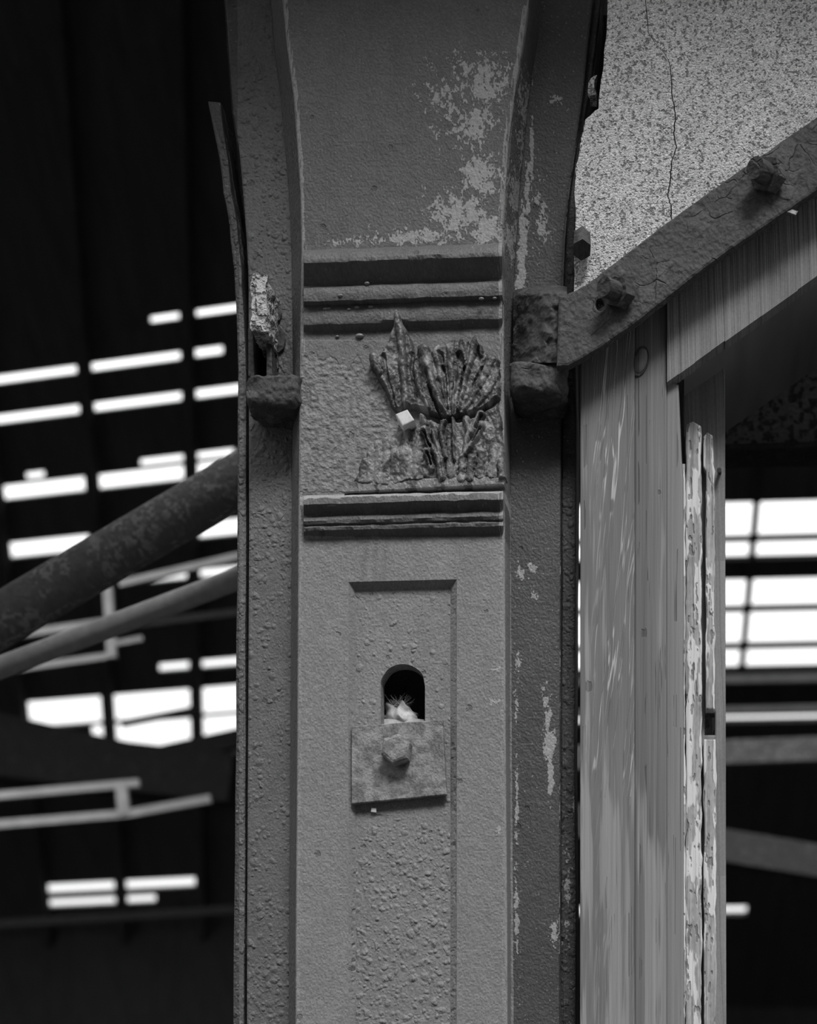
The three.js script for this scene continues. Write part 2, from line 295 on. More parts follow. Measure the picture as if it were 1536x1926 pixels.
// ───────────────────────── the building ─────────────────────────
const v3 = (x, y, z) => new THREE.Vector3(x, y, z);
{
  const g = structure('ground', 'bare grey ground in front of the building', v3(0, 0, 4));
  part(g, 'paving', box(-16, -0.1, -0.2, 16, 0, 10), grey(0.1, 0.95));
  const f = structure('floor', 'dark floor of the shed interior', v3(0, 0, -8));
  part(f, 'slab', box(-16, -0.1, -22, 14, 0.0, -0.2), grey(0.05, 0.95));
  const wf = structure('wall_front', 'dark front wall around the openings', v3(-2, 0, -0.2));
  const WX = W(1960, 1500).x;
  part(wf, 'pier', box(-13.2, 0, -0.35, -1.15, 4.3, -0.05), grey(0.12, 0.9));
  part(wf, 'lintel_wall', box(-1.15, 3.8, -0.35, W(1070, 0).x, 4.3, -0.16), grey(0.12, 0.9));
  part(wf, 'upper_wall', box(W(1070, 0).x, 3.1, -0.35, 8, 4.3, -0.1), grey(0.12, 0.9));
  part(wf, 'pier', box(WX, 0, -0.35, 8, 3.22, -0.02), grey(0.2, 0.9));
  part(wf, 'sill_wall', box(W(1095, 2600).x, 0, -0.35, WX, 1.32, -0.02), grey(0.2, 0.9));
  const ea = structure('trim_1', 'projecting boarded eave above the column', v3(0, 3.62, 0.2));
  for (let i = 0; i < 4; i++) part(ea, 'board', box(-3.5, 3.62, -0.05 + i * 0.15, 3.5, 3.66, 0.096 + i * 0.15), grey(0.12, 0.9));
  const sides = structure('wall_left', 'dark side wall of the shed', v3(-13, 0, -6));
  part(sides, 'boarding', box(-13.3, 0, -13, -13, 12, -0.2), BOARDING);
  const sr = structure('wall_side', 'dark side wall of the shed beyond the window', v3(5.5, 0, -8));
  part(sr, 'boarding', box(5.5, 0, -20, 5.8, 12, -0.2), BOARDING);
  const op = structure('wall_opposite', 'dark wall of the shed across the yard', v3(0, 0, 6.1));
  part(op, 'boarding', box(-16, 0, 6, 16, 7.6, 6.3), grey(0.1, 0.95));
}
const Rq = (px, py, O, n) => { const r = ray(px, py), t = O.clone().sub(C).dot(n) / r.dot(n); return r.multiplyScalar(t).add(C); };
function slope(O, along, down) {                           // a plane of boards: along = level direction, down = down the slope
  const n = along.clone().cross(down).normalize(), u = along.clone().normalize(), v = u.clone().cross(n).normalize(); if (v.y > 0) v.negate();
  const d = down.clone().normalize();                      // rafters may run askew to the boards
  return { n, uv(px, py) { const p = Rq(px, py, O, n).sub(O), b = p.dot(v) / d.dot(v); return [p.clone().addScaledVector(d, -b).dot(u), b]; },
    at(a, b, off = 0) { return O.clone().addScaledVector(u, a).addScaledVector(d, b).addScaledVector(n, off); } };
}
function slab(P, u0, u1, b0, b1, o0, o1) {                 // one board or rafter lying in such a plane
  const c = [[u0, b0], [u1, b0], [u1, b1], [u0, b1]], lo = c.map(([a, b]) => P.at(a, b, o0)), hi = c.map(([a, b]) => P.at(a, b, o1)), p = [];
  const q = (a, b, e, f) => { for (const v of [a, b, e, a, e, f]) p.push(v.x, v.y, v.z); };
  q(...lo); q(...hi.slice().reverse()); for (let i = 0; i < 4; i++) q(lo[(i + 1) % 4], lo[i], hi[i], hi[(i + 1) % 4]);
  const g = new THREE.BufferGeometry(); g.setAttribute('position', new THREE.Float32BufferAttribute(p, 3)); g.computeVertexNormals(); return g;
}
{ // far roof slope seen through the open bay beside the column: boards with gaps, on rafters
  const O = D(180, 920, 10.8), down = ray(460, 5000), along = ray(-11400, 2240).negate(), P = slope(O, along, down);
  const du = P.uv(364, 900)[0], V = (y) => P.uv(270, y)[1], far = P.n.dot(ray(250, 900)) > 0 ? 1 : -1;
  const roof = structure('roof', 'dark boarded far roof slope with gaps of daylight between the boards', P.at(0, V(1720)));
  roof.userData.category = 'roof';
  const BAY = [ // rows of gaps: top and bottom at one place, then the open shares of each of three bays
    [598, 610, [], [[0.62, 0.94]], [[0.05, 0.9]]],
    [671, 686, [[0, 1]], [[0, 1]], [[0.02, 0.3], [0.8, 1]]],
    [747, 763, [[0, 1]], [[0, 1]], [[0, 1]]],
    [864, 877, [[0.28, 0.48]], [[0.46, 0.9]], [[0.02, 0.4]]],
    [884, 911, [[0, 1]], [[0, 1]], [[0, 1]]],
    [995, 1024, [[0, 1]], [[0, 0.12], [0.5, 1]], [[0, 1]]],
    [1083, 1097, [], [[0.5, 1]], [[0, 1]]],
    [1252, 1266, [], [[0.56, 1]], [[0, 1]]],
    [1303, 1353, [[0, 1]], [[0, 1]], [[0, 1]]],
    [1358, 1407, [[0.75, 1]], [[0, 1]], [[0, 1]]],
    [1410, 1426, [], [[0.82, 1]], [[0, 0.8]]],
    [1431, 1456, [[0, 0.42]], [], []],
    [1655, 1672, [[0, 1]], [[0, 1]], []],
    [1684, 1698, [[0, 1]], [[0, 0.4]], []]];
  const th = 0.03, put = (u0, u1, b0, b1) => { if (u1 - u0 > 0.004 && b1 - b0 > 0.002) part(roof, 'board', slab(P, u0, u1, b0, b1, 0, th * far), BOARDING); };
  const TOP = P.uv(180, -560)[1], END = V(1760);
  for (let k = -1; k < 2; k++) {
    let last = TOP; const u0 = k * du, u1 = u0 + du;
    for (const row of BAY) {
      const b0 = V(row[0]), b1 = V(row[1]), open = row[k + 3]; if (!open.length) continue;
      const n = Math.max(1, Math.round((b0 - last) / 0.6)); for (let i = 0; i < n; i++) put(u0, u1, last + (b0 - last) * i / n, last + (b0 - last) * (i + 1) / n);
      let a = 0; for (const [s, e] of open) { put(u0 + a * du, u0 + s * du, b0, b1); a = e; } put(u0 + a * du, u1, b0, b1);
      last = b1;
    }
    put(u0, u1, last, END);
  }
  for (const [a, b] of [[-14 * du, -du], [2 * du, 4 * du]]) put(a, b, TOP, END);
  const wpx = du / 184;
  for (let k = -1; k < 4; k++) part(roof, 'rafter', slab(P, k * du - 9 * wpx, k * du + 9 * wpx, TOP, END, -0.1 * far, 0), BOARDING);
  // wall below the eave
  const e0 = P.at(-14 * du, END), e1 = P.at(4 * du, END), wb = structure('wall_back', 'dark back wall of the shed below the roof', e0.clone().lerp(e1, 0.5).setY(0));
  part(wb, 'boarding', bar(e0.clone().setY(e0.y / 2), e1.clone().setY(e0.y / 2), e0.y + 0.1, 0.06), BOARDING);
}
{ // glazed roof slope seen through the window opening
  const O = D(1421, 960, 9.4), P = slope(O, v3(1, 0, 0), ray(1150, 4000)), far = P.n.dot(ray(1400, 1100)) > 0 ? 1 : -1, V = (y) => P.uv(1450, y)[1], px = P.uv(1521, 960)[0] / 100;
  const roof = structure('window_1', 'long bright skylight of the far roof with thin glazing bars', P.at(0, V(1750)));
  roof.userData.category = 'skylight';
  const frame = mat(surface(64, 64, 0, 0, 1, 1, (x, y) => [0.11 + 0.05 * fbm(x * 20, y * 20, 381), 0], false), 0.85);
  const gaps = [[944, 1012], [1019, 1051], [1089, 1144], [1151, 1214], [1221, 1258], [1345, 1358], [1704, 1721]], U0 = -700 * px, U1 = 2600 * px;
  let last = P.uv(1421, -560)[1];
  const END = V(1900);
  for (const [a, b] of gaps) { part(roof, b - a < 60 && V(a) - last < 0.1 ? 'glazing_bar' : 'board', slab(P, U0, U1, last, V(a), 0, 0.04 * far), V(a) - last > 1 ? BOARDING : frame); last = V(b); }
  part(roof, 'board', slab(P, U0, U1, last, END, 0, 0.04 * far), BOARDING);
  part(roof, 'board', slab(P, 66 * px, U1, V(1704), V(1721), 0, 0.04 * far), BOARDING);
  for (let k = -3; k < 10; k++) part(roof, 'mullion', slab(P, (k * 220 - 7) * px, (k * 220 + 6) * px, P.uv(1421, 880)[1], V(1300), -0.05 * far, 0.005 * far), frame);
  const e0 = P.at(U0, END), e1 = P.at(U1, END), wb = structure('wall_rear', 'dark back wall below the skylight', e0.clone().lerp(e1, 0.5).setY(0));
  part(wb, 'boarding', bar(e0.clone().setY(e0.y / 2), e1.clone().setY(e0.y / 2), e0.y + 0.1, 0.06), BOARDING);
}
{ // ceiling from the ridge down to the front wall, and the partition behind the column
  const ce = structure('ceiling', 'dark closed roof slope above the openings', v3(0, 9, -4));
  const ca = v3(-4, 3.85, -0.1), cb = v3(-4, 10.6, -7.4);
  part(ce, 'boarding', bar(ca, ca.clone().lerp(cb, 0.17), 0.1, 20), BOARDING);
  part(ce, 'boarding', bar(ca.clone().lerp(cb, 0.33), cb, 0.1, 20), BOARDING);       // a strip of skylight is left between the two
  const d = D(770, 1500, 20).setY(6), pa = structure('wall_partition', 'dark partition inside the shed behind the column', v3(0, 0, -0.4));
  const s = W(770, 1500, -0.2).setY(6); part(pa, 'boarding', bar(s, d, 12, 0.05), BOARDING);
}

// ───────────────────────── things inside the shed ─────────────────────────
{
  const a = D(-700, 1580, 2.62), b = D(690, 761, 2.62), t = thing('iron_pipe', 'thick dark rusty pipe slanting up behind the column', 'pipe', a);
  part(t, 'tube', between(a, b, 0.0405, 0.0405, 48), PIPE);
  const c = D(-700, 1518.5, 2.75), d = D(690, 997, 2.75), t2 = thing('iron_pipe', 'thin pale pipe slanting up below the thick dark pipe', 'pipe', c);
  part(t2, 'tube', between(c, d, 0.0185, 0.0185, 32), PALEPIPE);
  const bars = (name, label, list, z, m, cat = 'beam') => { const pts = list.map((l) => [D(l[0], l[1], z), D(l[2], l[3], z), l[4] * z / F, l[5] || 'rail']), o = thing(name, label, cat, pts[0][0]); for (const [p, q, h, n] of pts) part(o, n, bar(p, q, h, h * 0.7), m); return o; };
  bars('hanging_rack', 'grey open rail rack hanging above the two lit window rows', [[-700, 1300.9, 195, 1171, 13], [-700, 1363.8, 212, 1233, 11], [203, 1105, 211, 1238, 17, 'upright'], [211, 1212, 268, 1201, 9, 'pin']], 6, STEEL);
  bars('rail', 'grey rail running just under the thick pipe', [[225, 1099, 700, 987.2, 13]], 5, STEEL);
  bars('rail', 'dim rail running behind the thin pipe', [[255, 1176, 700, 1119.9, 12]], 6.5, RUST);
  bars('guard_rail', 'grey guard rail with one short post over the dark lower wall', [[-700, 1559.6, 262, 1473, 14], [-700, 1609.3, 240, 1531, 15], [240, 1531, 396, 1503, 15], [228, 1470, 234, 1533, 21, 'post']], 6, STEEL);
  bars('truss', 'dark crossing truss bars before the lit roof gap', [[-700, 1211.1, 420, 1462, 46, 'diagonal'], [290, 1425, 700, 1334.3, 34, 'diagonal'], [228, 1362, 380, 1332, 12, 'diagonal'], [-700, 1342.8, 440, 1470, 90, 'chord']], 8.5, RUST, 'truss');
  bars('rail', 'dim rail below the lowest slits of daylight', [[-700, 1781.5, 700, 1695.1, 15]], 8, RUST);
  bars('roof_beam', 'grey horizontal beam right under the skylight', [[850, 1287.5, 2400, 1259.3, 15]], 7, STEEL);
  bars('roof_beam', 'pale thin beam above the narrow light slit', [[850, 1346, 2400, 1313.2, 11]], 7, STEEL);
  bars('roof_beam', 'broad grey beam below the narrow light slit', [[850, 1437.2, 2400, 1378.5, 44]], 6.5, PIPE);
  bars('roof_beam', 'dim sloping beam deep in the dark shed', [[850, 1508.3, 2400, 1766.7, 60]], 6, RUST);
  const ib = thing('iron_beam', 'rusty iron beam across the top of the window opening', 'beam', W(1500, 845, -0.55));
  part(ib, 'web', rough(cellBox(W(1330, 845, -0.55).x, W(1430, 842, -0.55).y, -0.6, W(2050, 845, -0.55).x, W(1430, 600, -0.55).y, -0.55, 0.02), 0.004, 60, 5), PALERUST);
  part(ib, 'lip', box(W(1330, 845, -0.55).x, W(1430, 852, -0.55).y, -0.6, W(2050, 845, -0.55).x, W(1430, 842, -0.55).y, -0.535), RUST);
}

// ───────────────────────── the column ─────────────────────────
const colBase = v3(0, 0, -0.06);
const column = thing('cast_iron_column', 'tall grey cast iron column with mouldings, recessed panel and broken leaf capital', 'column', colBase);
{
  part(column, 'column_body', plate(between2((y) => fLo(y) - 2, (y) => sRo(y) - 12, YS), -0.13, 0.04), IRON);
  // pilaster face with sloping sides and a sunk panel
  const PAN = [655, 1092, 859, BOT - 60], q = 11, ZP = -0.009;
  const face = new THREE.Shape(between2(eL, eR, YS).map(([x, y]) => { const w = W(x, y, 0); return new THREE.Vector2(w.x, w.y); }));
  const pw = (x, y, z) => W(x, y, z), c0 = [pw(PAN[0], PAN[1], 0), pw(PAN[2], PAN[1], 0)];
  const X0 = pw(655, 1300, 0).x, X1 = pw(859, 1300, 0).x, Yt = pw(757, 1092, 0).y, Yb = 0.05, i = q * S;
  face.holes.push(new THREE.Path([[X0, Yt], [X1, Yt], [X1, Yb], [X0, Yb]].map((p) => new THREE.Vector2(...p))));
  const fg = new THREE.ShapeGeometry(face);
  const out = [v3(X0, Yt, 0), v3(X1, Yt, 0), v3(X1, Yb, 0), v3(X0, Yb, 0), v3(X0, Yt, 0)], inn = [v3(X0 + i, Yt - i * 1.1, ZP), v3(X1 - i * 1.3, Yt - i * 1.1, ZP), v3(X1 - i * 1.3, Yb, ZP), v3(X0 + i, Yb, ZP), v3(X0 + i, Yt - i * 1.1, ZP)];
  const bevel = loft(inn, out);
  // arris rounding: two narrow strips, then the slope down to the flange
  const side = (e, b, s) => { const A = edgePts(e, 0, YS), R = YS.map((y) => W(e(y), y, 0).add(v3(s * 0.0016, 0, -0.0012))), B = edgePts(b, -0.05, YS); return s > 0 ? [loft(A, R), loft(R, B)] : [loft(R, A), loft(B, R)]; };
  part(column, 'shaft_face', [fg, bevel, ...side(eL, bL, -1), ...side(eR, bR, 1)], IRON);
  const key = []; for (let k = 0; k <= 28; k++) { const t = Math.PI * (1 - k / 28); key.push([757.5 + 41.5 * Math.cos(t) * (1 + 0.02 * Math.sin(k * 0.9)), 1291 - 42 * Math.sin(t) ** 0.9]); } key.push([799, 1362], [716, 1362]);
  const xp = (X) => X; const pan = plate([[inn[3].x, Yb], [inn[2].x, Yb], [inn[1].x, inn[1].y], [inn[0].x, inn[0].y]], ZP, 0.022, { px: false, holes: [key.map(([a, b]) => { const w = W(a, b, ZP); return [w.x, w.y]; })] });
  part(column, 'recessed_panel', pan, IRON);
  // flanges
  const slot = [[476, 706], [504, 706], [502, 628], [477, 628]];
  part(column, 'flange', plate(between2(fLo, (y) => bL(y) + 3, YS), -0.05, 0.07, { holes: [slot], bevel: 0.003 }), IRON);
  part(column, 'flange', plate(between2((y) => bR(y) - 3, fRo, YS), -0.05, 0.07, { bevel: 0.003 }), IRON);
  // edge bars
  const sL0 = lut([[190, 390], [265, 406], [328, 416], [415, 429], [531, 442], [700, 447], [1000, 446], [1400, 443], [1780, 439], [BOT, 437]]), sL1 = lut([[190, 414], [284, 425], [362, 436], [440, 447], [519, 455], [700, 463], [1000, 463], [1780, 460], [BOT, 458]]);
  const ysL = [190, ...YS.filter((y) => y > 200)];
  part(column, 'edge_bar', rough(plate(between2(sL0, sL1, ysL), -0.058, 0.06, { bevel: 0.002 }), 0.0022, 90, 4), IRON);
  part(column, 'edge_bar', rough(plate(between2((y) => fRo(y) + 2, sRo, YS), -0.062, 0.06, { bevel: 0.002 }), 0.002, 90, 8), IRON);

  // mouldings: a profile run across the face
  function moulding(prof, l, r, seed) {
    const N = 90, P = [];
    for (let k = 0; k <= N; k++) { const t = k / N, col = prof.map(([py, z], j) => { const w = W(757, py, z), x = lerp(W(l, py, z).x, W(r, py, z).x, t); return v3(x, w.y + 0.0022 * (fbm(x * 60, j * 0.7, seed, 3) - 0.5), z + 0.0022 * (fbm(x * 80, j * 0.7, seed + 3, 3) - 0.5)); }); P.push(col); }
    const g = []; for (let k = 0; k < N; k++) g.push(loft(P[k + 1], P[k]));
    for (const [col, f] of [[P[0], 1], [P[N], -1]]) { const back = col.map((p) => v3(p.x, p.y, -0.004)); g.push(f > 0 ? loft(col, back) : loft(back, col)); }
    const m = mergeVertices(mergeGeometries(g.map((x) => { x.deleteAttribute('normal'); return x; })), 1e-5); return flatUV(toCreasedNormals(m.toNonIndexed(), 0.6));
  }
  part(column, 'cornice_moulding', moulding([[464, -0.003], [465, 0.016], [466, 0.022], [469, 0.0275], [474, 0.0315], [481, 0.033], [488, 0.032], [495, 0.0285], [504, 0.023], [514, 0.018], [524, 0.0135], [531, 0.011], [534, 0.0115], [536, 0.017], [540, 0.018], [556, 0.018], [561, 0.017], [570, 0.0085], [574, 0.0095], [600, 0.0095], [605, 0.0085], [617, 0.0005], [624, -0.001]], 571, 944, 401), IRON);
  part(column, 'necking_moulding', moulding([[928, -0.003], [929, 0.016], [932, 0.0195], [944, 0.0205], [949, 0.018], [956, 0.012], [963, 0.0085], [966, 0.0085], [969, 0.0115], [975, 0.0125], [981, 0.011], [984, 0.0085], [988, 0.0098], [994, 0.009], [998, 0.0065], [1007, 0.0005], [1013, -0.001]], 571, 946, 411), IRON);

  // dried drips of paint along the steps of the cornice
  for (const [x, y, w] of [[612, 581, 5], [618, 580, 4], [656, 582, 4], [671, 578, 5], [697, 577, 5], [676, 632, 8], [634, 633, 4], [640, 556, 5], [690, 533, 5], [930, 561, 4], [905, 562, 5]]) { const g = new THREE.SphereGeometry(1, 12, 8); g.scale(w * S, w * 0.55 * S, w * 0.6 * S); const c = W(x, y, y > 620 ? 0.001 : y > 570 ? 0.0095 : 0.018); g.translate(c.x, c.y, c.z); part(column, 'paint_drip', g, DRIP); }
  // lugs that carried the straps
  const lug = (x0, y0, x1, y1, zf) => {
    const lo = W(x0, y1, zf), hi = W(x1, y0, zf), R = 0.011, g = cellBox(lo.x, lo.y, -0.052, hi.x, hi.y, zf, 0.003), p = g.attributes.position, v = v3(0, 0, 0), q = v3(0, 0, 0);
    for (let k = 0; k < p.count; k++) { v.fromBufferAttribute(p, k); q.set(clamp(v.x, lo.x + R, hi.x - R), clamp(v.y, lo.y + R, hi.y - 0.003), Math.min(v.z, zf - R)); v.sub(q); if (v.length() > 1e-6) v.setLength(Math.min(v.length(), R)); v.add(q); p.setXYZ(k, v.x, v.y, v.z); }
    const n = mergeVertices(rough(rough(g, 0.007, 60, x0), 0.003, 170, x0 + 9).deleteAttribute('uv').deleteAttribute('normal'), 1e-5); n.computeVertexNormals(); return n;
  };
  part(column, 'lug', lug(461, 704, 563, 763, 0.012), RUST);
  part(column, 'lug', lug(957, 679, 1063, 737, 0.016), RUST);
  // bolt in the side of the flange, against the stucco
  const bt = part(column, 'side_bolt', between(W(1094, 444, 0.004), W(1094, 470, 0.036), 0.0112, 0.0118, 6), RUST);
  part(bt, 'shank', rough(between(W(1090, 404, -0.02), W(1097, 452, 0.01), 0.0045, 0.006, 14), 0.004, 200, 12), RUST);
  part(column, 'mortar_chip', rough(cellBox(W(1108, 180, -0.03).x, W(1110, 178, -0.03).y, -0.05, W(1120, 180, -0.03).x, W(1110, 142, -0.03).y, -0.03, 0.006), 0.006, 120, 3), STUCCO, 'pale chip of mortar');
  for (const [x, y, r, s] of [[516, 588, 13, 1], [522, 640, 16, 2], [514, 680, 12, 3]]) { const p = []; for (let k = 0; k < 9; k++) { const t = k / 9 * 6.283, rr = r * (0.75 + 0.5 * hash(k, s)); p.push([x + rr * Math.cos(t), y - rr * 1.5 * Math.sin(t)]); } part(column, 'rust_flake', plate(p, -0.046, 0.003, { bevel: 0.0008 }), RUST); }
}
// leaves of the capital: relief worked out on a fine grid
function relief(outline, ridges, x0, y0, x1, y1, seed, base) {
  const st = 1.25, nx = Math.ceil((x1 - x0) / st), ny = Math.ceil((y1 - y0) / st), H = new Float32Array((nx + 1) * (ny + 1)), IN = new Uint8Array(H.length);
  for (let j = 0; j <= ny; j++) for (let i = 0; i <= nx; i++) {
    const px = x0 + i * st, py = y0 + j * st, wx = px + 5 * (fbm(px / 12, py / 12, seed, 3) - 0.5), wy = py + 5 * (fbm(px / 12, py / 12, seed + 4, 3) - 0.5), k = j * (nx + 1) + i;
    if (!inside(wx, wy, outline)) { H[k] = -0.003; continue; }
    IN[k] = 1; const [de] = polyDist(wx, wy, [...outline, outline[0]]);
    let h = base * Math.sqrt(clamp(de / 5)) + 0.004 * (fbm(px / 9, py / 11, seed + 8, 4) - 0.5);
    for (const r of ridges) {                              // [points, radius at start, radius at end, height, sunk?]
      const [d, t] = polyDist(wx, wy, r[0]), rad = lerp(r[1], r[2], t) * (0.85 + 0.3 * vn(t * 9, seed, 7)); if (d < rad) { const e = Math.sqrt(1 - (d / rad) ** 2); h = r[3] > 0 ? Math.max(h, base + 0.72 * r[3] * e * (0.7 + 0.3 * (1 - t)) + 0.0032 * (fbm(px / 13, py / 15, seed + 11, 4) - 0.5)) : h + r[3] * e; }
    }
    H[k] = h;
  }
  const pos = [], idx = [];
  for (let j = 0; j <= ny; j++) for (let i = 0; i <= nx; i++) { const w = W(x0 + i * st, y0 + j * st, 0.012); pos.push(w.x, w.y, H[j * (nx + 1) + i]); }
  for (let j = 0; j < ny; j++) for (let i = 0; i < nx; i++) { const a = j * (nx + 1) + i, b = a + 1, c = a + nx + 1, d = c + 1; if (IN[a] + IN[b] + IN[c] + IN[d]) idx.push(a, c, b, b, c, d); }
  const g = new THREE.BufferGeometry(); g.setAttribute('position', new THREE.Float32BufferAttribute(pos, 3)); g.setIndex(idx); g.computeVertexNormals();
  return flatUV(g.toNonIndexed());
}
{
  const leafTex = surface(512, 640, W(640, 0).x, W(757, 935).y, W(965, 0).x, W(757, 575).y, (x, y) => {
    const [px, py] = toPix(x, y, 0.012), n = fbm(px / 5, py / 7, 501, 4), b = fbm(px / 18, py / 26, 502, 3);
    let c = 0.07 + 0.07 * n; c = lerp(c, 0.27 + 0.12 * n, sm(0.56, 0.66, b + (py > 790 ? 0.13 : -0.02)) * 0.85);
    c = lerp(c, 0.34, 0.8 * sm(0.5, 0.6, n) * Math.max(gauss(px, py, 764, 750, 10, 28), gauss(px, py, 752, 612, 10, 30), gauss(px, py, 765, 826, 9, 22))); return [c, 0.7 * n + 0.3 * b];
  });
  const LEAF = mat(leafTex, 0.5, 0.0022, { color: new THREE.Color().setRGB(0.62, 0.62, 0.62) });
  const upper = [[745, 584], [760, 605], [773, 635], [779, 660], [788, 652], [799, 648], [809, 656], [815, 662], [819, 650], [838, 642], [852, 637], [875, 637], [884, 645], [894, 635], [901, 650], [920, 660], [938, 671], [940, 742], [906, 768], [862, 781], [836, 786], [812, 778], [795, 769], [766, 764], [742, 771], [735, 761], [716, 718], [706, 706], [694, 680], [697, 667], [713, 659], [728, 639], [734, 612]];
  const upR = [[[[746, 590], [752, 630], [758, 680], [763, 755]], 9, 7, 0.012], [[[797, 658], [802, 690], [812, 722], [828, 758], [842, 782]], 13, 4, 0.013], [[[820, 654], [826, 690], [836, 735], [846, 780]], 9, 3, 0.0045], [[[846, 641], [847, 690], [849, 740], [852, 782]], 9, 3, 0.0045], [[[872, 642], [866, 690], [858, 740], [854, 780]], 9, 3, 0.0045],
    [[[895, 638], [888, 668], [878, 700], [862, 770]], 9, 3, 0.012], [[[903, 650], [905, 668]], 4, 3, 0.011], [[[922, 676], [906, 712], [884, 750], [866, 778]], 10, 3, 0.006], [[[934, 700], [918, 734], [892, 765]], 7, 3, 0.005], [[[858, 700], [854, 740], [851, 782]], 3.5, 2.5, 0.012], [[[702, 672], [704, 688], [712, 700]], 8, 5, 0.009],
    [[[784, 705], [790, 735], [806, 766]], 6, 4, 0.009], [[[800, 700], [812, 745], [826, 780]], 3, 2, -0.006], [[[832, 690], [842, 770]], 3, 2, -0.005], [[[872, 690], [862, 760]], 3, 2, -0.005], [[[776, 664], [774, 700], [782, 745]], 4, 3, -0.004], [[[720, 665], [728, 710], [744, 765]], 4, 2, -0.003], [[[863, 665], [868, 690]], 7, 5, -0.006], [[[905, 690], [890, 725]], 4, 3, -0.004], [[[828, 664], [830, 680]], 5, 4, -0.005]];
  part(column, 'leaf_ornament', relief(upper, upR, 685, 578, 948, 795, 511, 0.0105), LEAF, 'dark broken upper leaf spray');
  const lower = [[660, 905], [668, 888], [679, 868], [692, 846], [706, 826], [718, 818], [738, 812], [750, 806], [779, 799], [790, 782], [812, 784], [831, 792], [862, 789], [900, 775], [936, 752], [944, 800], [947, 870], [952, 900], [913, 897], [880, 906], [831, 906], [793, 899], [761, 904], [730, 911], [690, 908]];
  const loR = [[[[684, 868], [680, 900]], 8.75, 9.6, 0.006], [[[698, 848], [694, 902]], 7.5, 8.4, 0.006], [[[711, 835], [709, 902]], 7.5, 8.4, 0.006], [[[726, 830], [724, 905]], 8.75, 9.6, 0.006], [[[741, 832], [742, 898]], 10, 10.8, 0.006], [[[765, 806], [763, 845]], 6, 6, 0.006], [[[762, 850], [764, 896]], 15, 16.8, 0.006], [[[783, 838], [782, 893]], 11.25, 12, 0.006],
    [[[798, 808], [806, 832], [824, 862], [828, 900]], 7, 5, 0.012], [[[814, 812], [820, 835], [830, 865], [834, 898]], 5, 4, 0.011], [[[803, 848], [812, 880]], 7, 5, 0.012], [[[834, 790], [828, 812], [838, 860]], 6, 4, 0.011], [[[852, 784], [853, 824], [854, 864]], 3.5, 2.5, 0.015], [[[876, 786], [880, 812], [872, 850]], 6, 4, 0.011], [[[904, 778], [892, 800], [884, 816]], 7, 5, 0.011], [[[907, 800], [894, 825], [868, 860]], 6, 4, 0.013], [[[844, 824], [846, 895]], 6, 7, 0.007], [[[868, 862], [866, 900]], 6, 7, 0.007],
    [[[885, 860], [882, 898]], 8, 8, 0.006], [[[905, 850], [902, 892]], 8, 9, 0.006], [[[928, 840], [924, 890]], 9, 9, 0.005], [[[942, 868], [944, 898]], 6, 7, 0.012], [[[793, 782], [800, 796]], 6, 5, 0.01], [[[797, 812], [810, 842]], 2.5, 1.5, -0.008], [[[905, 782], [893, 805]], 2.5, 1.5, -0.007], [[[903, 808], [888, 832]], 2.5, 1.5, -0.007], [[[804, 852], [811, 874]], 2.5, 1.5, -0.007]];
  part(column, 'leaf_ornament', relief(lower, loR, 650, 745, 958, 918, 521, 0.0095), LEAF, 'lower leaf spray with pale worn lobes');
  part(column, 'leaf_ledge', rough(plate([[646, 926], [948, 913], [950, 899], [900, 894], [780, 899], [664, 904]], 0.011, 0.013, { bevel: 0.002 }), 0.0015, 120, 6), LEAF);
  part(column, 'square_peg', rough(plate([[743, 779], [766, 770], [779, 790], [757, 801]], 0.026, 0.03, { bevel: 0.0015 }), 0.001, 300, 2), mat(surface(64, 64, 0, 0, 0.05, 0.05, (x, y) => [0.55 + 0.2 * fbm(x * 300, y * 300, 531, 3), 0], false), 0.8), 'small pale square peg end');
}

